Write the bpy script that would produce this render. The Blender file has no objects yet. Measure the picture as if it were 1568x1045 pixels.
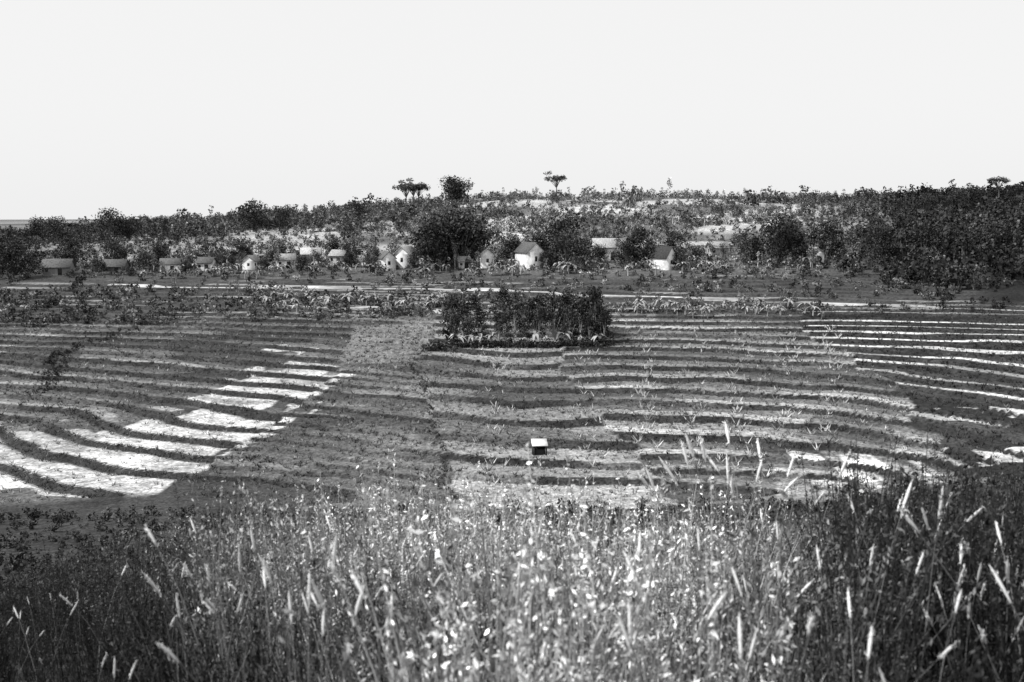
import bpy, math, numpy as np
from mathutils import Vector
R = np.random.RandomState(7)
scene = bpy.context.scene

# ------------------------------------------------------------ noise
def _hash(i, j, s):
    n = (i.astype(np.int64)*374761393 + j.astype(np.int64)*668265263 + s*974634777) & 0x7fffffff
    n = ((n ^ (n >> 13))*1274126177) & 0x7fffffff
    n = n ^ (n >> 16)
    return (n & 0xffff)/65535.0
def vnoise(x, y, s=0):
    x = np.asarray(x, float); y = np.asarray(y, float)
    i = np.floor(x); j = np.floor(y); fx = x-i; fy = y-j
    fx = fx*fx*(3-2*fx); fy = fy*fy*(3-2*fy)
    a = _hash(i, j, s); b = _hash(i+1, j, s); c = _hash(i, j+1, s); d = _hash(i+1, j+1, s)
    return (a*(1-fx)+b*fx)*(1-fy)+(c*(1-fx)+d*fx)*fy
def fbm(x, y, s=0, o=4):
    r = 0; a = .5; t = 0
    for k in range(o):
        r = r+a*vnoise(x*2**k, y*2**k, s+k*17); t += a; a *= .5
    return r/t
def sstep(a, b, x):
    t = np.clip((x-a)/(b-a), 0, 1); return t*t*(3-2*t)

# ------------------------------------------------------------ terrain (z=0 is eye level on the near hillside)
YK = np.array([-60,0,4,12,20,40,70,92,104,129,160,179,200,230,267,300,360,450,600,800,1500,4000.])
TB = np.array([
 [-8,1.7,2.66,4.8,8,15.5,22.7,25.6,25.2,24,22,20.3,18.3,15.5,13.2,12,11.2,12.5,13,16,26,44],
 [-8,1.7,2.66,4.6,7.4,14.5,21.9,24.3,23,21.5,19.5,18,16.5,14.9,12.3,10.2,5.8,.2,-7.5,-5,10,30],
 [-8,1.7,2.66,4.5,7.2,14,21.5,24.0,22.7,21.1,19.2,17.8,16.3,14.4,11,8,3.3,-2.5,-5.5,-3,10,30],
 [-8,1.7,2.6,4.3,7,13.2,20,22.6,21.6,20.3,18.6,17.3,15.6,12.3,7,2.5,-4.5,-7,-8,-4,10,30]])
def hbase(x, y):
    x = np.asarray(x, float); y = np.asarray(y, float)
    b = np.clip(x/np.maximum(y, 30), -.52, .52)
    out = 0
    for w, m in ((.25,.965),(.5,1.),(.25,1.035)):
        cols = [np.interp(y*m, YK, TB[k]) for k in range(4)]
        v = np.where(b < 0, cols[0]+(cols[1]-cols[0])*(b+.466)/.466,
            np.where(b < .3, cols[1]+(cols[2]-cols[1])*b/.3, cols[2]+(cols[3]-cols[2])*(b-.3)/.166))
        out = out+w*v
    return out
def lin(y, pts):
    p = np.array(sorted((b, a) for a, b in pts)); return np.interp(y, p[:,0], p[:,1])
AB = [(-31,97),(-26,120),(-23,146),(-24,170),(-30,200)]
BC = [(-5,90),(-8,113),(-10.5,132),(-13.8,148),(-12,167),(-14,200)]
CD = [(14.5,90),(11,110),(6,152),(9,200)]
DE = [(41,90),(42,110),(45,127),(46,146),(45,172),(52,200)]
def plot_id(x, y):
    w = (vnoise(x*.3, y*.3, 5)-.5)*1.4
    return ((x > lin(y,AB)+w).astype(int)+(x > lin(y,BC)+w*.3)+(x > lin(y,CD)+w*2)+(x > lin(y,DE)+w*2))
PH = np.array([0,.35,.0,.45,.2])
FR = np.array([1.15,1.9,1.,1.15,1.45])
STEP = .5
def terr_info(x, y):
    h = hbase(x, y)
    z = -h
    z = z + (fbm(x*.012, y*.012, 3, 3)-.5)*np.interp(y, [0,60,95,230,300,600],[0,.5,1.0,1.1,3.,5])
    z = z + (fbm(x*.05, y*.05, 9, 3)-.5)*np.interp(y, [0,10,60,95,230,300],[.1,.3,1.4,.8,.9,1.2])
    pid = plot_id(x, y)
    u = z/STEP*FR[pid] + PH[pid]
    k = np.floor(u); f = u-k
    st = STEP/FR[pid]
    w = .12+.18*(vnoise(x*.08, k*3.7, 21)-.2)
    w = np.where(x<-20, w+.05, w)
    s = sstep(0, 1, np.clip((f-(1-w))/w, 0, 1))
    zq = z-(f-s)*st
    m = sstep(86, 89, y+(fbm(x*.06, y*.06, 4, 2)-.5)*4-np.where(x<-14, np.clip(-(x+14)*.45,0,7), 0))*(1-sstep(225, 245, y))
    m = m*(1-sstep(.40,.44, x/np.maximum(y,1))*sstep(185,195,y))
    return z*(1-m)+zq*m, m, pid, k, f, w
def gz(x, y):
    return terr_info(x, y)[0]

def inpoly(x, y, poly):
    x = np.asarray(x); y = np.asarray(y); c = np.zeros(x.shape, bool); n = len(poly)
    for i in range(n):
        x1,y1 = poly[i]; x2,y2 = poly[i-1]
        cond = ((y1 > y) != (y2 > y)) & (x < (x2-x1)*(y-y1)/((y2-y1) if y2 != y1 else 1e-9)+x1)
        c ^= cond
    return c
PALE = [
 [(-31,95),(-26,120),(-22,147),(-32,155),(-41,126),(-43,118),(-56,121),(-66,130),(-70,112),(-52,99)],
 [(45,118),(64,112),(72,112),(72,103),(60,105),(50,112)],
 [(28,93),(35.5,93),(35,104),(28,103)],
 [(41,95),(50,95),(50,101),(43,102)],
 [(-39,161),(-30,157),(-30,160),(-39,165)],
]
MID = [[(-4.7,86),(14,86),(11,106),(3,108),(-6,106)]]
HILLF = [[(60,505),(104,510),(108,565),(62,560)], [(1,455),(15,455),(16,490),(0,490)], [(-95,370),(-64,372),(-62,400),(-98,398)],
         [(40,285),(58,286),(60,300),(41,300)], [(25,500),(50,500),(52,520),(24,520)],[(56,330),(84,330),(84,346),(58,345)],
         [(120,300),(135,300),(140,310),(120,310)]]

def build_mesh(name, V, Q, tone, mat, smooth=False):
    me = bpy.data.meshes.new(name)
    V = np.asarray(V, np.float32); Q = np.asarray(Q, np.int32)
    me.vertices.add(len(V)); me.vertices.foreach_set('co', V.ravel())
    me.loops.add(len(Q)*4); me.loops.foreach_set('vertex_index', Q.ravel())
    me.polygons.add(len(Q)); me.polygons.foreach_set('loop_start', np.arange(0, len(Q)*4, 4, dtype=np.int32))
    me.update(calc_edges=True)
    a = me.attributes.new('tone', 'FLOAT', 'POINT'); a.data.foreach_set('value', np.asarray(tone, np.float32))
    if smooth: me.polygons.foreach_set('use_smooth', np.ones(len(Q), bool))
    me.materials.append(mat)
    return me
def add_obj(name, me, loc=(0,0,0), rz=0, sc=1, parent=None):
    o = bpy.data.objects.new(name, me); scene.collection.objects.link(o)
    o.location = loc; o.rotation_euler = (0,0,rz); o.scale = (sc,sc,sc) if not hasattr(sc,'__len__') else sc
    if parent: o.parent = parent
    return o

# ------------------------------------------------------------ materials
def tone_mat(name, rough=.9, nscale=0, namp=0., n2=0, n2amp=0., n3=0, n3amp=0., bump=0., objrand=0.):
    m = bpy.data.materials.new(name); m.use_nodes = True
    nt = m.node_tree; N = nt.nodes; L = nt.links
    b = N['Principled BSDF']; b.inputs['Roughness'].default_value = rough
    b.inputs['Specular IOR Level'].default_value = .12
    at = N.new('ShaderNodeAttribute'); at.attribute_name = 'tone'
    cur = at.outputs['Fac']
    tc = N.new('ShaderNodeTexCoord')
    def mulnoise(cur, sc, amp, det=4):
        n = N.new('ShaderNodeTexNoise'); n.inputs['Scale'].default_value = sc; n.inputs['Detail'].default_value = det
        L.new(tc.outputs['Object'], n.inputs['Vector'])
        mr = N.new('ShaderNodeMapRange'); mr.inputs['From Min'].default_value = .3; mr.inputs['From Max'].default_value = .7
        mr.inputs['To Min'].default_value = 1-amp; mr.inputs['To Max'].default_value = 1+amp
        L.new(n.outputs['Fac'], mr.inputs['Value'])
        mu = N.new('ShaderNodeMath'); mu.operation = 'MULTIPLY'
        L.new(cur, mu.inputs[0]); L.new(mr.outputs[0], mu.inputs[1]); return mu.outputs[0], n
    n = None
    if namp: cur, n = mulnoise(cur, nscale, namp)
    if n2amp: cur, _ = mulnoise(cur, n2, n2amp, 2)
    if n3amp: cur, _ = mulnoise(cur, n3, n3amp, 2)
    if objrand:
        oi = N.new('ShaderNodeObjectInfo'); mr = N.new('ShaderNodeMapRange')
        mr.inputs['To Min'].default_value = 1-objrand; mr.inputs['To Max'].default_value = 1+objrand
        L.new(oi.outputs['Random'], mr.inputs['Value'])
        mu = N.new('ShaderNodeMath'); mu.operation = 'MULTIPLY'; L.new(cur, mu.inputs[0]); L.new(mr.outputs[0], mu.inputs[1]); cur = mu.outputs[0]
    cc = N.new('ShaderNodeCombineColor')
    for i in range(3): L.new(cur, cc.inputs[i])
    L.new(cc.outputs[0], b.inputs['Base Color'])
    if bump and n:
        bp = N.new('ShaderNodeBump'); bp.inputs['Strength'].default_value = bump; bp.inputs['Distance'].default_value = .3
        L.new(n.outputs['Fac'], bp.inputs['Height']); L.new(bp.outputs[0], b.inputs['Normal'])
    return m
M_ground = tone_mat('soil_and_crops', .95, 1.6, .45, .12, .25, 4.5, .5, bump=.6)
M_leaf = tone_mat('foliage', .8, objrand=.25)
M_grass = tone_mat('dry_grass', .8)
M_wall = tone_mat('lime_plaster', .9, 1.2, .25)
M_roof = tone_mat('weathered_roof', .9, 3., .35)
M_road = tone_mat('dry_earth', .95, .8, .3)

# ------------------------------------------------------------ ground sheet
xs = np.concatenate([[-3000,-1800,-1100,-750,-550], np.arange(-450,-115,5.), np.arange(-115,115,.45), np.arange(115,451,5.), [550,750,1100,1800,3000]])
ys = np.concatenate([[-800,-300,-120,-60,-30,-15], np.arange(-8,30,.8), np.arange(30,82,1.2), np.arange(82,180,.3), np.arange(180,246,.5), np.arange(246,700,3.5), [720,760,820,900,1050,1300,1700,2300,3200,4500]])
X, Y = np.meshgrid(xs, ys)
Z, Mk, pid, K, F, W = terr_info(X, Y)
kh = _hash(K.astype(np.int64)+500, pid.astype(np.int64), 31)
kh2 = _hash(K.astype(np.int64)+500, pid*0+np.floor(X/14+vnoise(Y*.1,X*.05,2)*2).astype(np.int64)+100, 77)
basec = np.array([.08,.12,.16,.10,.03])[pid]
tread = basec*(.5+1.0*kh2)*(.75+.5*kh)
big = fbm(X*.035, Y*.035, 55, 3)
tread = tread*(.4+1.2*big)
tread = np.where(inpoly(X,Y,MID[0]), .24*(.7+.6*kh), tread)
tread = np.where((pid==0)&(F<.28)&(Y>122), tread*(1+1.1*vnoise(X*.06,K*1.3,29)), tread)
pale = np.zeros(X.shape, bool)
for p in PALE: pale |= inpoly(X+(vnoise(X*.4,K*2.3,8)-.5)*9, Y+(vnoise(X*.2,Y*.2,88)-.5)*4, p)
pv = fbm(X*.6,Y*.6,3,4); pg = fbm(X*.07,Y*.07,37,2)
tread = np.where(pale, .52*(.25+1.1*pv)*np.where(X<-44,.35+.8*pg,1.), tread)
thin = vnoise(X*.045,K*1.9,12)
strip = (pid==4)&(F>.2)&(F<.2+.38*thin+.14)&(Y>112)&(kh>.1)
tread = np.where(strip, .6*(.3+.9*vnoise(X*.12,K*2.7,13))*np.interp(Y,[126,170,190],[1,1,.5]), tread)
stripd = (pid==3)&(F<.35)
tread = np.where(stripd, tread*(1.2+1.5*vnoise(X*.08,K*1.3,19)), tread)
wet = (pid<=1)&(Y>125)&(Y<172)&(F>.1)&(F<.4)&(fbm(X*.06,Y*.06,71,2)>.68)
tread = np.where(wet, .24, tread)
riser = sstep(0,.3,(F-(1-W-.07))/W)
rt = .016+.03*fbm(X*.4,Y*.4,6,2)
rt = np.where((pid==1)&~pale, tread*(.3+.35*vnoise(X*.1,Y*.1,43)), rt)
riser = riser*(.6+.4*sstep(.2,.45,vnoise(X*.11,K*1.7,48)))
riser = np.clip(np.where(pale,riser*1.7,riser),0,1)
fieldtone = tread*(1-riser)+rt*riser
mead = inpoly(X,Y,[(-24,150),(-13,150),(-12,178),(-26,180)])
fieldtone = np.where(mead, .14, fieldtone)
up = sstep(183,192,Y+(fbm(X*.05,Y*.05,14,2)-.5)*10)
verge = np.where(F>.7, .04, .055+.15*(fbm(X*.07,Y*.15,91,3)>.6)*(F<.5))
fieldtone = fieldtone*(1-up)+verge*up
hill = .09+.28*sstep(.40,.66,fbm(X*.03,Y*.018,41,4))*sstep(262,285,Y)
hill = hill*np.interp(X/np.maximum(Y,30),[-.45,-.25,.1,.25,.36,.46],[.5,.8,1.2,1.1,.35,.18])
for p in HILLF: hill = np.where(inpoly(X,Y+(vnoise(X*.1,Y*.05,3)-.5)*14,p), .34, hill)
slope = .025+.03*fbm(X*.3,Y*.3,66,3)
outside = np.where(Y<120, slope, hill)
T = fieldtone*Mk+outside*(1-Mk)
ny, nx = X.shape
V = np.stack([X,Y,Z],-1).reshape(-1,3)
I = np.arange(ny*nx).reshape(ny,nx)
Q = np.stack([I[:-1,:-1],I[:-1,1:],I[1:,1:],I[1:,:-1]],-1).reshape(-1,4)
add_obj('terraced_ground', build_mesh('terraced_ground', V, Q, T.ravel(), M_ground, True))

# ------------------------------------------------------------ roads (draped strips)
def strip_mesh(name, pts, width, tone, lift=.1):
    pts = np.array(pts, float)
    d = np.r_[0, np.cumsum(np.hypot(*np.diff(pts,axis=0).T))]
    t = np.arange(0, d[-1], .6)
    px = np.interp(t,d,pts[:,0]); py = np.interp(t,d,pts[:,1])
    py = py+(vnoise(t*.05,t*0,3)-.5)*2.4
    dx = np.gradient(px); dy = np.gradient(py); l = np.hypot(dx,dy); nx_,ny_ = -dy/l, dx/l
    n = 5; Vs=[]
    wv = width*(.4+1.0*vnoise(t*.2,t*0,44))
    offs = np.linspace(-.5,.5,n)
    zc = gz(px,py)
    for o in offs:
        xx = px+nx_*o*wv; yy = py+ny_*o*wv
        Vs.append(np.stack([xx,yy,np.maximum(gz(xx,yy),zc-.25)+lift-(.25 if abs(o)==.5 else 0)],-1))
    Vs = np.stack(Vs,1); m=len(t); I=np.arange(m*n).reshape(m,n)
    Q = np.stack([I[:-1,:-1],I[1:,:-1],I[1:,1:],I[:-1,1:]],-1).reshape(-1,4)
    tn = tone*(.3+1.2*vnoise(np.repeat(t*.2,n),np.tile(offs*3,m),9))
    return add_obj(name, build_mesh(name, Vs.reshape(-1,3), Q, tn, M_road, True))
strip_mesh('dirt_road', [(-84,229),(-50,226),(-20,221),(5,213),(30,204),(56,194),(75,190)], 2.6, .36)
strip_mesh('footpath', [(-44,204),(-30,199),(-15,196),(-12,190),(12,192)], 1.5, .3)

# ------------------------------------------------------------ plant templates
def tube(pts, radii, n=5, tone=.1):
    pts = np.array(pts,float); V=[]
    for i,p in enumerate(pts):
        d = pts[min(i+1,len(pts)-1)]-pts[max(i-1,0)]; d/=np.linalg.norm(d)+1e-9
        a = np.cross(d,[.13,.9,.21]); a/=np.linalg.norm(a); b=np.cross(d,a)
        for k in range(n):
            an=2*math.pi*k/n; V.append(p+radii[i]*(a*math.cos(an)+b*math.sin(an)))
    V=np.array(V); Q=[]
    for i in range(len(pts)-1):
        for k in range(n):
            Q.append([i*n+k,i*n+(k+1)%n,(i+1)*n+(k+1)%n,(i+1)*n+k])
    return V,np.array(Q),np.full(len(V),tone)
def leaves(C, size, aspect, rs, tone, upbias=0., dirs=None):
    n=len(C)
    d = rs.normal(size=(n,3)) if dirs is None else dirs+rs.normal(size=(n,3))*.35
    d[:,2]+=upbias; d/=np.linalg.norm(d,axis=1)[:,None]
    e = np.cross(d, rs.normal(size=(n,3))); e/=np.linalg.norm(e,axis=1)[:,None]+1e-9
    s = (size*(.6+.8*rs.rand(n)))[:,None]
    a=d*s*.5; b=e*s*.5*aspect
    V=np.stack([C-a,C+b,C+a,C-b],1).reshape(-1,3)
    Q=np.arange(n*4).reshape(n,4)
    return V,Q,np.repeat(tone,4)
def merge(parts):
    V=[];Q=[];T=[];o=0
    for v,q,t in parts:
        V.append(v);Q.append(q+o);T.append(t);o+=len(v)
    return np.concatenate(V),np.concatenate(Q),np.concatenate(T)
def tree_tpl(seed, H=7., cr=2.8, ch=.65, nl=300, ls=.6, tone=.07, style='dome', trunk=.1, nb=None, trad=.022):
    rs=np.random.RandomState(seed); parts=[]
    top=H*(1-ch*.5)
    lean=rs.normal(size=2)*.04*H
    tp=[(0,0,-.4),(lean[0]*.3,lean[1]*.3,H*.3),(lean[0],lean[1],top)]
    parts.append(tube(tp,[H*trad*1.3,H*trad,H*trad*.4],5,trunk))
    nb = nb or 8; blobs=[]
    for i in range(nb):
        an=rs.rand()*6.28
        if style=='flat': z=H*(1-ch*.35)+rs.normal()*.05*H; r=cr*(.2+.8*rs.rand()); br=np.array([cr*.38,cr*.38,H*ch*.22])
        elif style=='tall': z=H*(1-ch)+H*ch*rs.rand(); r=cr*.5*rs.rand(); br=np.array([cr*.5,cr*.5,H*ch*.2])
        else:
            q=(i+.5*rs.rand())/nb; z=H*(1-ch)+H*ch*(.15+.7*q); r=cr*.8*math.sqrt(max(.03,1-q**2))*(.35+.65*rs.rand()); br=np.array([1,1,.75])*cr*(.36+.2*rs.rand())
            br[2]=min(br[2],H*ch*.3)
        c=np.array([lean[0]+r*math.cos(an),lean[1]+r*math.sin(an),z]); blobs.append((c,br))
        parts.append(tube([(lean[0]*.6,lean[1]*.6,H*(1-ch)*.8),tuple((c+np.array([lean[0]*.6,lean[1]*.6,H*(1-ch)]))/2+rs.normal(size=3)*.1),tuple(c)],[H*trad*.5,H*trad*.35,H*trad*.12],3,trunk))
    per=nl//nb
    for c,br in blobs:
        p=rs.normal(size=(per,3)); p/=np.linalg.norm(p,axis=1)[:,None]; p*= (rs.rand(per)**.45)[:,None]
        p+=rs.normal(size=(per,3))*.14
        C=c+p*br; C[:,2]=np.maximum(C[:,2],.1); bt=.5+1.*rs.rand()
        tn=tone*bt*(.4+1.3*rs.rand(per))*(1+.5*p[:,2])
        parts.append(leaves(C,np.full(per,ls),.7,rs,tn))
    return merge(parts)
def banana_tpl(seed,H=3.,tone=.25):
    rs=np.random.RandomState(seed); parts=[tube([(0,0,-.2),(0,0,H*.35),(.05,0,H*.6)],[.16,.12,.07],5,tone*1.3)]
    for i in range(9):
        an=i*2.4+rs.rand(); L=H*(.45+.25*rs.rand()); up=.5+.9*rs.rand()
        d=np.array([math.cos(an),math.sin(an),0]); side=np.array([-d[1],d[0],0])
        V=[];n=5
        for k in range(n+1):
            t=k/n; p=np.array([0,0,H*.55])+d*L*t*.9+np.array([0,0,1])*(L*(up*t-1.1*t*t))
            w=.26*math.sin(math.pi*min(.97,t*.85+.12))*H/3
            V+= [p-side*w, p+side*w]
        Q=[[2*k,2*k+1,2*k+3,2*k+2] for k in range(n)]
        parts.append((np.array(V),np.array(Q),np.full(len(V),tone*(.3+1.1*rs.rand()))))
    return merge(parts)
def tuft_tpl(seed,n=14,H=.9,w=.008,tone=.3,spread=.25,seg=3,curl=.5):
    rs=np.random.RandomState(seed); parts=[]
    for i in range(n):
        an=rs.rand()*6.28; d=np.array([math.cos(an),math.sin(an),0]); side=np.array([-d[1],d[0],0])
        side=side*math.cos(rs.rand()*3)+d*math.sin(rs.rand()*3); side/=np.linalg.norm(side)
        h=H*(.5+.6*rs.rand()); c=curl*rs.rand(); b=np.array([rs.normal()*spread*.3,rs.normal()*spread*.3,-.05]); V=[]
        for k in range(seg+1):
            t=k/seg; p=b+d*(spread*t+c*h*t*t*.5)+np.array([0,0,h*(t-.25*c*t*t)]); ww=w*(1-t*.85)
            V+=[p-side*ww,p+side*ww]
        Q=[[2*k,2*k+1,2*k+3,2*k+2] for k in range(seg)]
        parts.append((np.array(V),np.array(Q),np.full(len(V),tone*(.5+rs.rand()))))
    return merge(parts)
def weed_tpl(seed,H=1.2,nl=150,ls=.035,tone=.3,ns=6):
    rs=np.random.RandomState(seed); parts=[]
    lean=rs.normal(size=2)*.12
    for s in range(ns):
        an=rs.rand()*6.28; sp=.05+.28*rs.rand(); h=H*(.45+.55*rs.rand())
        f=lambda t,an=an,sp=sp,h=h: np.array([math.cos(an)*sp*t+lean[0]*t*t, math.sin(an)*sp*t+lean[1]*t*t, h*t])
        parts.append(tube([f(0),f(.5),f(1)],[.005,.004,.0015],3,tone*.5))
        n=nl//ns; t=.25+.75*rs.rand(n)**.7; st=.5+.8*rs.rand()
        C=np.array([f(a) for a in t])+rs.normal(size=(n,3))*(.06*(1.08-t))[:,None]*[1,1,.6]
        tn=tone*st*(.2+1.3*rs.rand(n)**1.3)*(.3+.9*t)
        parts.append(leaves(C,np.full(n,ls),.36,rs,tn,upbias=.9))
    return merge(parts)
def plume_tpl(seed,H=1.4,L=.16,r=.0075,tone=.75):
    rs=np.random.RandomState(seed); parts=[]
    an=rs.rand()*6.28; ln=.03+.4*rs.rand()**2.5; d=np.array([math.cos(an),math.sin(an),0])
    f=lambda t: d*H*ln*t*t+np.array([0,0,H*(t-.12*ln*t*t)])
    ts=[0,.4,.75,1-L/H]
    parts.append(tube([f(t) for t in ts],[.003,.0025,.002,.0015],3,tone*.3))
    tt=np.linspace(1-L/H,1,6); parts.append(tube([f(t) for t in tt],[.002,r*.8,r,r,r*.7,.001],5,tone))
    n=40; t=1-L/H*rs.rand(n); C=np.array([f(a) for a in t])+rs.normal(size=(n,3))*r*.7
    parts.append(leaves(C,np.full(n,.02),.2,rs,np.full(n,tone)*(.7+.4*rs.rand(n)),upbias=1.5))
    return merge(parts)

def scatter(tpls, P, sc, tm, rs):
    parts=[]; idx=rs.randint(len(tpls),size=len(P))
    ang=rs.rand(len(P))*6.283
    for k,(v,q,t) in enumerate(tpls):
        s=np.where(idx==k)[0]
        if not len(s): continue
        c=np.cos(ang[s])[:,None];n=np.sin(ang[s])[:,None]; S=np.asarray(sc)[s]
        if S.ndim==1: S=np.stack([S,S,S],1)
        x=(v[None,:,0]*c-v[None,:,1]*n)*S[:,:1]+P[s,0:1]
        y=(v[None,:,0]*n+v[None,:,1]*c)*S[:,1:2]+P[s,1:2]
        z=v[None,:,2]*S[:,2:3]+P[s,2:3]
        Vv=np.stack([x,y,z],-1).reshape(-1,3)
        Qq=(q[None]+(np.arange(len(s))*len(v))[:,None,None]).reshape(-1,4)
        Tt=(t[None]*tm[s][:,None]).ravel()
        parts.append((Vv,Qq,Tt))
    return merge(parts)

# ------------------------------------------------------------ houses
def box(x0,x1,y0,y1,z0,z1):
    v=np.array([(x0,y0,z0),(x1,y0,z0),(x1,y1,z0),(x0,y1,z0),(x0,y0,z1),(x1,y0,z1),(x1,y1,z1),(x0,y1,z1)],float)
    q=np.array([(0,3,2,1),(4,5,6,7),(0,1,5,4),(1,2,6,5),(2,3,7,6),(3,0,4,7)]); return v,q,None
def tn(p,t): v,q,_=p; return v,q,np.full(len(v),t)
def house(name,x,y,w,d,hw,hr,rz,wall=.8,roof=.1,base=None):
    z=float(gz(np.array([x]),np.array([y]))[0])-.15 if base is None else base
    e=bpy.data.objects.new(name,None); scene.collection.objects.link(e); e.location=(x,y,z); e.rotation_euler=(0,0,rz)
    a,b=w/2,d/2
    v=np.array([(-a,-b,-.6),(a,-b,-.6),(a,b,-.6),(-a,b,-.6),(-a,-b,hw),(a,-b,hw),(a,b,hw),(-a,b,hw)],float)
    q=np.array([(0,1,5,4),(2,3,7,6),(1,2,6,5),(3,0,4,7)])
    v2=np.array([(-a,-b,hw),(-a,-.001,hw+hr),(-a,.001,hw+hr),(-a,b,hw),(a,-b,hw),(a,-.001,hw+hr),(a,.001,hw+hr),(a,b,hw)],float)
    q2=np.array([(0,1,2,3),(4,7,6,5)])
    wl=merge([(v,q,np.full(8,wall)),(v2,q2,np.full(8,wall))])
    add_obj('walls',build_mesh('walls',*wl,M_wall),parent=e)
    ov=.3; th=.12; sl=hr/b
    rp=[]
    for s in (-1,1):
        y1=s*(b+ov); z1=hw-ov*sl+.03; z0=hw+hr+.03
        vv=np.array([(-a-ov,0,z0),(a+ov,0,z0),(a+ov,y1,z1),(-a-ov,y1,z1),(-a-ov,0,z0+th),(a+ov,0,z0+th),(a+ov,y1,z1+th),(-a-ov,y1,z1+th)])
        rp.append((vv,np.array([(0,3,2,1),(4,5,6,7),(1,2,6,5),(2,3,7,6),(3,0,4,7)]),np.full(8,roof)))
    add_obj('roof',build_mesh('roof',*merge(rp),M_roof),parent=e)
    dp=[tn(box(-.45+w*.15,.45+w*.15,-b-.03,-b+.02,.1,min(2.,hw*.8)),.04)]
    add_obj('door',build_mesh('door',*merge(dp),M_wall),parent=e)
    wp=[tn(box(-w*.32-.3,-w*.32+.3,-b-.03,-b+.02,hw*.45,hw*.75),.04), tn(box(a-.02,a+.03,-.3,.3,hw*.4,hw*.7),.04), tn(box(-a-.03,-a+.02,-.3,.3,hw*.45,hw*.75),.04)]
    add_obj('windows',build_mesh('windows',*merge(wp),M_wall),parent=e)
    return e
HS=[# x,y,w,d,hw,hr,rz,wall,roof
 (-77.6,250,4.2,3.4,2.0,1.1,0.1,.8,.12),(-70,252,3.4,3.2,1.9,1.1,-.1,.65,.1),(-60,253,2.8,3.,2.1,1.1,1.3,.75,.2),
 (-52.5,255,4.2,3.4,2.1,1.2,.25,.75,.3),(-102,247,6,4,1.9,1.6,.1,.2,.12),(-90.5,251,5,3.6,1.6,1.4,.0,.12,.10),
 (-48.5,265,4.4,4,2.4,1.3,.2,.35,.45),(-41,262,3.6,4,2.2,1.2,-.3,.4,.3),
 (-28.3,249,4.6,3.,2.8,1.4,1.9,.85,.12),(-24.2,252,5.2,3.6,3.2,1.6,1.25,.85,.4),
 (-5.8,251,4.6,3.2,2.8,1.5,1.7,.8,.2),(4.0,248.5,6,4.4,3.8,2.,2.05,.88,.1),
 (22.5,262,6.5,5,3.2,1.9,.12,.7,.4),(33.8,246,5.4,3.2,2.8,2.2,2.2,.85,.05),
 (69,250,3.2,3.2,2.4,1.1,1.5,.75,.3),(94,246,2.6,2.4,2.,1.,1.6,.75,.35),(50,268,4.4,4,2.2,1.3,.1,.4,.3),(-11,249,2.6,2.4,1.8,.9,.3,.6,.3)]
for h in HS: house('village_house',*h)
def shelter(x,y):
    z=float(gz(np.array([x]),np.array([y]))[0])
    e=bpy.data.objects.new('field_shelter',None); scene.collection.objects.link(e); e.location=(x,y,z); e.rotation_euler=(0,0,.08)
    ps=[tn(box(sx*.58-.04,sx*.58+.04,sy*.5-.04,sy*.5+.04,-.2,.95),.08) for sx in(-1,1) for sy in(-1,1)]
    add_obj('posts',build_mesh('posts',*merge(ps),M_wall),parent=e)
    add_obj('back_wall',build_mesh('back_wall',*merge([tn(box(-.54,.54,.47,.53,0,.9),.03),tn(box(-.7,-.63,-.45,.45,0,.9),.04),tn(box(.63,.7,-.45,.45,0,.9),.04),tn(box(-.5,.5,-.44,-.4,0,.55),.03)]),M_wall),parent=e)
    v=np.array([(-.76,-.62,.9),(.76,-.62,.9),(.76,.7,1.3),(-.76,.7,1.3),(-.76,-.62,.98),(.76,-.62,.98),(.76,.7,1.38),(-.76,.7,1.38)])
    q=box(0,1,0,1,0,1)[1]
    add_obj('roof',build_mesh('roof',v,q,np.full(8,.8),M_wall),parent=e)
shelter(2.65,104)

# ------------------------------------------------------------ individual trees
def mk(tpl,name): return build_mesh(name,*tpl,M_leaf)
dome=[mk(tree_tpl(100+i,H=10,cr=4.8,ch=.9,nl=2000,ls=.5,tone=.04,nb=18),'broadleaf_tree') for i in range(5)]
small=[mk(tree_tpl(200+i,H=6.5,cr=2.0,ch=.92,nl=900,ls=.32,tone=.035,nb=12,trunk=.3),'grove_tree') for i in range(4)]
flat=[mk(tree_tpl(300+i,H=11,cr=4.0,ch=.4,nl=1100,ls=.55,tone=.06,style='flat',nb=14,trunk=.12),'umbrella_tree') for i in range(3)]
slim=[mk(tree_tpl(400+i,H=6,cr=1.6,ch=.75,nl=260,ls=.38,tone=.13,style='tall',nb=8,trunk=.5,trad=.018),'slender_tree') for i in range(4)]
ban=[build_mesh('banana_plant',*banana_tpl(500+i,3.,.26),M_leaf) for i in range(5)]
def put(name,me,x,y,sc):
    z=float(gz(np.array([x]),np.array([y]))[0]); return add_obj(name,me,(x,y,z-.1),R.rand()*6.28,sc)
BIG=[(-17,247,1.25),(-11.5,252,1.5),(-20,254,1.1),(-9,258,1.0),(-14,258,1.55),(12.3,247,.95),(14,256,1.15),(10,259,1.1),(28,250,.95),(26,246,.7),(60,248,1.2),(64,256,1.1),(55,250,.75),
     (42,252,.5),(-38,262,.65),(-64,263,.6),(-110,242,.9),(-104,262,.8),(-118,252,1.),(-97,268,.7),(75,262,1.0),(82,244,.9),(90,240,1.05),(102,236,1.1),(38,262,.7),(-33,258,.5),(-84,262,.65),
     (-43.5,270,.55),(-57,266,.6),(-86,256,.5),(-66,254,.45),(-31.5,247,.4),(-20.8,245,.6),(0.2,253,.8),(37.2,245,.5),(-48,251,.4),(-74,248,.3),(8,246,.45),(66,246,.5),(-56,249,.35),(20,257,.5),(-93,246,.45),(-37,254,.4),(-46,258,.35)]
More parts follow.
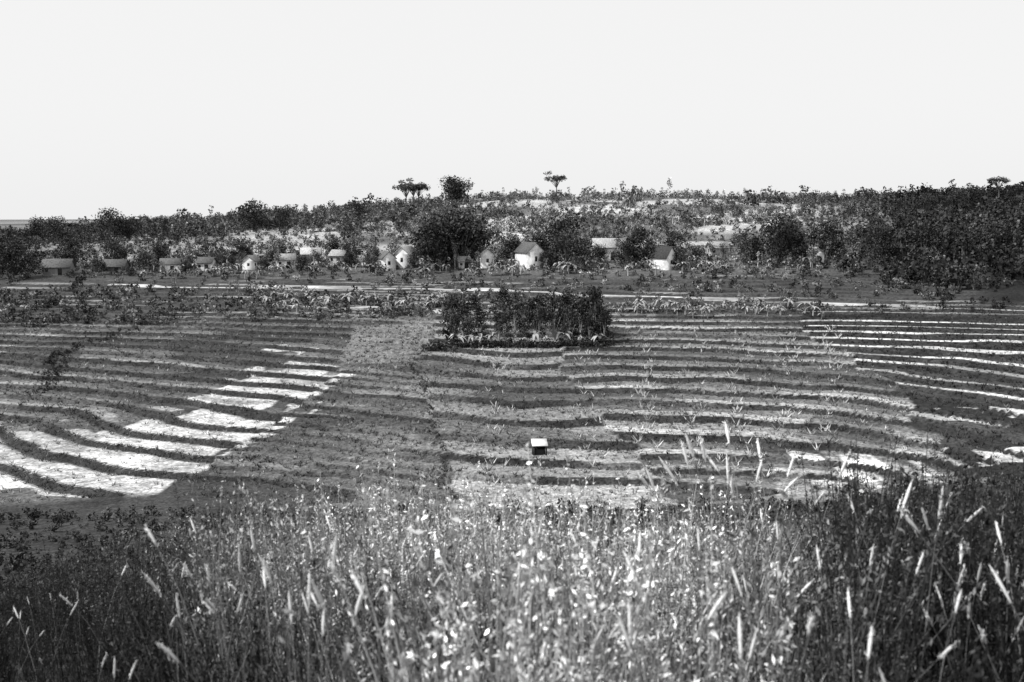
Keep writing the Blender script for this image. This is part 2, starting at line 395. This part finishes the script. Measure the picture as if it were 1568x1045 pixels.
for x,y,s in BIG: put('broadleaf_tree',dome[R.randint(5)],x,y,(s,s,s*(.85+.2*R.rand())))
for x,y,s in [(-88,380,1.15),(-132,362,1.15),(-127,366,.85),(-145,352,.85),(-29,510,1.4),(-25,512,1.3),(-81,384,.9),(128,340,.7),(141,352,.65),(-60,440,.9),(-160,372,.9)]:
    put('broadleaf_tree',dome[R.randint(5)],x,y,(s*1.2,s*1.2,s))
for x,y,s in [(-48,500,1.25),(-45,503,1.3),(-43,506,1.15),(21,520,1.25),(154,350,.75)]: put('umbrella_tree',flat[R.randint(3)],x,y,(s,s,s*.9))
for x,y,s in [(-9.4,164,1.15),(-7.5,168,1.),(-8.6,160.5,.75),(-5.2,170,.95),(-4.2,161,.5),(-1,170,1.),(.6,167,1.1),(-2,164,.75),(4.5,170,.9),(6.4,164,1.05),(7.6,166,1.1),(9,169,1.05),
              (10.3,163,.95),(12,165,1.2),(12.8,161,1.15),(8.4,160.5,.8),(-6.4,161,.65),(13.2,168,1.1),(2.6,171,.9),(11.4,160,.7),(-.5,160,.5),(13.6,159.5,.8),(4,164,.7),(2,161,.45)]:
    put('grove_tree',small[R.randint(4)],x,y,(s*1.05,s*1.05,s*(1.0+.3*R.rand())))
for x,y in [(-6,159.5),(-3,160),(.2,159.4),(5,160),(7.5,159.3),(10,159.5),(-8,159.2),(12.6,159),(2.5,159.3),(3.4,160.5),(1.4,159),(-4.5,158.8)]:
    put('banana_plant',ban[R.randint(5)],x,y,.6+.4*R.rand())
def clear(x,y):
    return all(not(abs(x-h[0])<h[2]*.35 and y<h[1]+2) for h in HS)
for i in range(140):
    x=R.uniform(-85,75); y=R.uniform(238,268)
    if clear(x,y): put('slender_tree',slim[R.randint(4)],x,y,.4+.55*R.rand())
for i in range(190):
    x=R.uniform(-80,70); y=R.uniform(236,252)
    if clear(x,y): put('banana_plant',ban[R.randint(5)],x,y,.5+.6*R.rand())
for i in range(80):
    x=R.uniform(-50,-8); y=np.interp(x,[-46,-8],[207,194])+R.normal()*3.5; put('banana_plant',ban[R.randint(5)],x,y,.5+.5*R.rand())
for i in range(20):
    x=R.uniform(-75,50); y=np.interp(x,[-75,50],[222,192])+R.normal()*3; put('slender_tree',slim[R.randint(4)],x,y,.25+.35*R.rand())
for i in range(50):
    x=R.uniform(15,52); y=np.interp(x,[15,50],[188,184])+R.normal()*2.5; put('banana_plant',ban[R.randint(5)],x,y,.5+.4*R.rand())

# ------------------------------------------------------------ hillside forest (one mass)
rs=np.random.RandomState(11)
ft=[tree_tpl(600+i,H=4.4,cr=2.7,ch=.97,nl=72,ls=.8,tone=.055,nb=6,trunk=.15) for i in range(9)]+[tree_tpl(700+i,H=5.0,cr=1.6,ch=.85,nl=50,ls=.6,tone=.09,style='tall',nb=5,trunk=.3) for i in range(2)]
n=13500
y=240+(rs.rand(n)**1.0)*400; b=rs.uniform(-.6,.6,n); x=b*y
keep=np.ones(n,bool)
dens=np.interp(b,[-.6,-.42,-.2,.1,.25,.33,.45,.6],[1,.95,.8,.62,.7,.95,1,1])
keep&= rs.rand(n)<dens*np.where(fbm(x*.03,y*.022,88,3)>.5,1,.38)
for p in HILLF:
    keep&=~inpoly(x,y,p)
    cx=np.mean([q[0]/q[1] for q in p]); w=(max(q[0]/q[1] for q in p)-min(q[0]/q[1] for q in p))/2; y0=min(q[1] for q in p)
    keep&=~((abs(b-cx)<w)&(y<y0)&(y>y0*.9)&(rs.rand(n)<.8))
for h in HS:
    keep&=~((abs(x-h[0])<h[2]*.4+.4)&(y<h[1]+3.5))
keep&=~((y<248)&(abs(b)<.3)&(rs.rand(n)<.4))
x=x[keep];y=y[keep];b=b[keep];m=len(x)
sc=(.35+.7*rs.rand(m)**1.4)*np.interp(y,[236,300,400,600],[.68,.75,.95,1.15])
sc=np.where(rs.rand(m)<.05,sc*1.5+.2,sc)
sc=sc*np.interp(b,[-.5,-.3,.28,.4],[.85,1,1,1.1])
tm=(.4+1.3*rs.rand(m)**1.5)*np.interp(b,[-.5,-.35,-.2,.1,.26,.36,.5],[.7,.95,1.5,2.3,1.7,.45,.3])  # central trees lightened in tone, standing in for distance haze
S3=np.stack([sc,sc,sc*(.7+.45*rs.rand(m))],1)
P=np.stack([x,y,gz(x,y)-.1],1)
add_obj('hillside_forest',build_mesh('hillside_forest',*scatter(ft,P,S3,tm,rs),M_leaf))
n=1300; x=rs.uniform(62,160,n); y=rs.uniform(190,310,n); k=(x/y>.3+.1*rs.rand(n))&(y>np.interp(x,[60,90,120],[235,200,192])); x=x[k];y=y[k]
for h in HS:
    kk=~((abs(x-h[0])<3.)&(y<h[1]+4)); x=x[kk];y=y[kk]
P=np.stack([x,y,gz(x,y)-.1],1)
add_obj('woodland',build_mesh('woodland',*scatter(ft,P,.55+.75*rs.rand(len(x)),.25+.35*rs.rand(len(x)),rs),M_leaf))
bt=[tree_tpl(800+i,H=1.6,cr=1.1,ch=.98,nl=48,ls=.4,tone=.085,nb=4) for i in range(5)]
n=9000; y=186+(rs.rand(n)**1.3)*380; b=rs.uniform(-.6,.6,n); x=b*y
roady=np.interp(x,[-84,-50,-20,5,30,56,75],[229,226,221,213,204,194,190])
keep=(abs(y-roady)>1.8)&~((y<roady)&(y>roady-7)&(rs.rand(n)<.5))&(rs.rand(n)<np.where((fbm(x*.05,y*.05,33,2)>.5)|(y>236),1,.4))
for p in HILLF: keep&=~inpoly(x,y,p)
x=x[keep];y=y[keep];b=b[keep]
P=np.stack([x,y,gz(x,y)-.1],1)
add_obj('bushes',build_mesh('bushes',*scatter(bt,P,.4+.9*rs.rand(len(x)),(.3+1.8*rs.rand(len(x))**1.8)*np.interp(b,[-.4,0,.3,.4],[.8,1.4,1.1,.5]),rs),M_leaf))

# crop tufts along the terraces
ct=[tuft_tpl(900+i,n=7,H=.4,w=.05,tone=.2,spread=.2,seg=1) for i in range(5)]
n=36000; y=86+(rs.rand(n)**.9)*107; x=rs.uniform(-.56,.56,n)*y
z,mk_,pd,kk,f,w=terr_info(x,y)
pl=np.zeros(n,bool)
for p in PALE: pl|=inpoly(x,y,p)
keep=(rs.rand(n)<np.where(f>1-w-.15,1,.4))&~(pl&(rs.rand(n)<.65)&(f<.75))&(mk_>.4)
x,y,z,f,w,pd,pl=[a[keep] for a in (x,y,z,f,w,pd,pl)]
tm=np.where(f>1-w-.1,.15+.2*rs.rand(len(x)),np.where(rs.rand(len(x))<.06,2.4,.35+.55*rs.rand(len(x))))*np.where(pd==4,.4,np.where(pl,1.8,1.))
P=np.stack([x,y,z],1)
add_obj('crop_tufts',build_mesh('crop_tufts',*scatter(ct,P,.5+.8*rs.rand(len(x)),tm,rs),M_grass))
def hedge(name,pts,num,wd,sc,tmr,sd):
    r=np.random.RandomState(sd); pts=np.array(pts,float); d=np.r_[0,np.cumsum(np.hypot(*np.diff(pts,axis=0).T))]
    t=r.rand(num)*d[-1]; x=np.interp(t,d,pts[:,0])+r.normal(size=num)*wd; y=np.interp(t,d,pts[:,1])+r.normal(size=num)*wd
    P=np.stack([x,y,gz(x,y)],1)
    add_obj(name,build_mesh(name,*scatter(bt,P,sc*(.5+r.rand(num)),tmr*(.5+r.rand(num)),r),M_leaf))
hedge('field_hedge',BC[:-1],150,.25,.22,.6,1)
hedge('field_hedge',[(-60,138),(-64,152),(-68,162),(-66,175),(-61,186)],150,.9,.34,.35,2)
hedge('field_hedge',[(-12,158),(-10.5,158.5),(14,158)],200,.5,.55,.3,4)
n=300; r0=np.random.RandomState(5); cxs=np.array([9,16,22,27,33,-2,38]); ci=r0.randint(len(cxs),size=n)
y=r0.uniform(96,172,n); x=cxs[ci]*(y/130)+r0.normal(size=n)*.8
P=np.stack([x,y,gz(x,y)],1)
add_obj('maize_stalks',build_mesh('maize_stalks',*scatter(ct,P,1.2+1.1*r0.rand(n),1.+1.4*r0.rand(n),r0),M_grass))

# ------------------------------------------------------------ near slope shrubs
n=3600; y=22+rs.rand(n)*66; x=rs.uniform(-.62,.62,n)*y
k=(x/y<-.15)|(y>78)|(rs.rand(n)<.3); x=x[k];y=y[k];n=len(x)
P=np.stack([x,y,gz(x,y)-.05],1)
add_obj('slope_shrubs',build_mesh('slope_shrubs',*scatter(bt,P,.2+.45*rs.rand(n),.25+.4*rs.rand(n),rs),M_leaf))

# ------------------------------------------------------------ foreground vegetation
wt=[weed_tpl(1000+i,H=1.3,nl=190,ls=.034,tone=.50) for i in range(6)]+[weed_tpl(1050+i,H=1.35,nl=200,ls=.023,tone=.54,ns=5) for i in range(5)]
gt=[tuft_tpl(1100+i,n=18,H=.95,w=.0045,tone=.34,spread=.2,seg=4,curl=.8) for i in range(6)]
pt=[plume_tpl(1200+i,H=1.2,L=.10+.03*(i%3)) for i in range(12)]
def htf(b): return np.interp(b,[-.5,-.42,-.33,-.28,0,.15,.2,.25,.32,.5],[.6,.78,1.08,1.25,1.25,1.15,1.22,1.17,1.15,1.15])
def tbf(b): return np.interp(b,[-.5,-.38,-.28,-.15,.0,.2,.28,.35,.5],[.09,.16,.42,.9,1.2,1.1,.45,.14,.08])  # tone by bearing: shade at left and right put into the plant colour
def fore(n,ymin,ymax,p=1.):
    y=ymin+(ymax-ymin)*rs.rand(n)**p; x=rs.uniform(-1,1,n)*(.56*y+.6); return x,y,x/np.maximum(y,1)
x,y,b=fore(2300,2.9,14.,.75)
cl=sstep(.33,.67,fbm(x*1.1,y*1.1,5,3)); P=np.stack([x,y,gz(x,y)-.03],1)
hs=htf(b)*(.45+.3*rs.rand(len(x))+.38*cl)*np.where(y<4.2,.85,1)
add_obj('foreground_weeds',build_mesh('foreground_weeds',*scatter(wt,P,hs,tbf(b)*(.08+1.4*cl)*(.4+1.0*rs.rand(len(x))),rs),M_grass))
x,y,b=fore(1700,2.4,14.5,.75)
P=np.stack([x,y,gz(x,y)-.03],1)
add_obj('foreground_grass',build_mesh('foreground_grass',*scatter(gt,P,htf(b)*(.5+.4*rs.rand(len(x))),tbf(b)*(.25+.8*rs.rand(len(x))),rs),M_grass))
x,y,b=fore(720,3.2,9.0,.8)
k=rs.rand(len(x))<np.interp(b,[-.5,-.2,.2,.3,.5],[.3,.45,.5,.7,.7])*np.where(fbm(x*.7,y*.7,61,2)>.5,1,.4); x=x[k];y=y[k];b=b[k]
P=np.stack([x,y,gz(x,y)],1)
add_obj('grass_plumes',build_mesh('grass_plumes',*scatter(pt,P,htf(b)*(.66+.25*rs.rand(len(x))),.7+.4*rs.rand(len(x)),rs),M_grass))
n=16; x=1.68+rs.normal(size=n)*.24; y=8+rs.normal(size=n)*.25; P=np.stack([x,y,gz(x,y)],1)
add_obj('tall_grass_clump',build_mesh('tall_grass_clump',*scatter(pt,P,1.4+.28*rs.rand(n),np.ones(n),rs),M_grass))
n=26; P=np.stack([1.68+rs.normal(size=n)*.2,8+rs.normal(size=n)*.2,np.zeros(n)],1); P[:,2]=gz(P[:,0],P[:,1])
add_obj('tall_grass_blades',build_mesh('tall_grass_blades',*scatter(gt,P,1.0+.5*rs.rand(n),.8+.4*rs.rand(n),rs),M_grass))
n=260; y=rs.uniform(6,12,n); x=rs.uniform(.30,.55,n)*y; P=np.stack([x,y,gz(x,y)],1)
add_obj('dark_shrubs',build_mesh('dark_shrubs',*scatter(wt,P,1.05+.4*rs.rand(n),.07+.08*rs.rand(n),rs),M_grass))
n=24; y=rs.uniform(5,8,n); x=rs.uniform(.32,.5,n)*y; P=np.stack([x,y,gz(x,y)],1)
add_obj('reed_plumes',build_mesh('reed_plumes',*scatter(pt,P,1.05+.25*rs.rand(n),.6+.4*rs.rand(n),rs),M_grass))

# ------------------------------------------------------------ light
el=math.radians(50); hd=Vector((-.9,-.35,0)).normalized(); sd=hd*math.cos(el)+Vector((0,0,math.sin(el)))
su=bpy.data.lights.new('sun','SUN'); su.energy=4.8; su.angle=math.radians(.5); su.color=(1,.998,.99)
so=bpy.data.objects.new('sun',su); scene.collection.objects.link(so); so.rotation_euler=(-sd).to_track_quat('-Z','Y').to_euler()
w=bpy.data.worlds.new('World'); scene.world=w; w.use_nodes=True; nt=w.node_tree
bg=nt.nodes['Background']; bg.inputs['Strength'].default_value=.12
sk=nt.nodes.new('ShaderNodeTexSky'); sk.sky_type='NISHITA'; sk.sun_disc=False; sk.sun_elevation=el; sk.sun_rotation=math.atan2(hd.x,hd.y); sk.dust_density=3
bw=nt.nodes.new('ShaderNodeRGBToBW'); mx=nt.nodes.new('ShaderNodeMix'); mx.data_type='FLOAT'; mx.inputs[0].default_value=.88
nt.links.new(sk.outputs[0],bw.inputs[0]); nt.links.new(bw.outputs[0],mx.inputs[2]); mx.inputs[3].default_value=8.1
nt.links.new(mx.outputs[0],bg.inputs['Color'])

# ------------------------------------------------------------ camera
cd=bpy.data.cameras.new('camera'); cam=bpy.data.objects.new('camera',cd); scene.collection.objects.link(cam)
cd.lens=38.6; cd.sensor_width=36; cd.clip_end=8000; cd.clip_start=.1
cam.location=(0,0,0); cam.rotation_euler=(math.radians(90-6.85),0,0)
cd.dof.use_dof=True; cd.dof.focus_distance=60; cd.dof.aperture_fstop=3.2
scene.camera=cam
scene.view_settings.view_transform='Standard'; scene.view_settings.look='None'; scene.view_settings.exposure=0
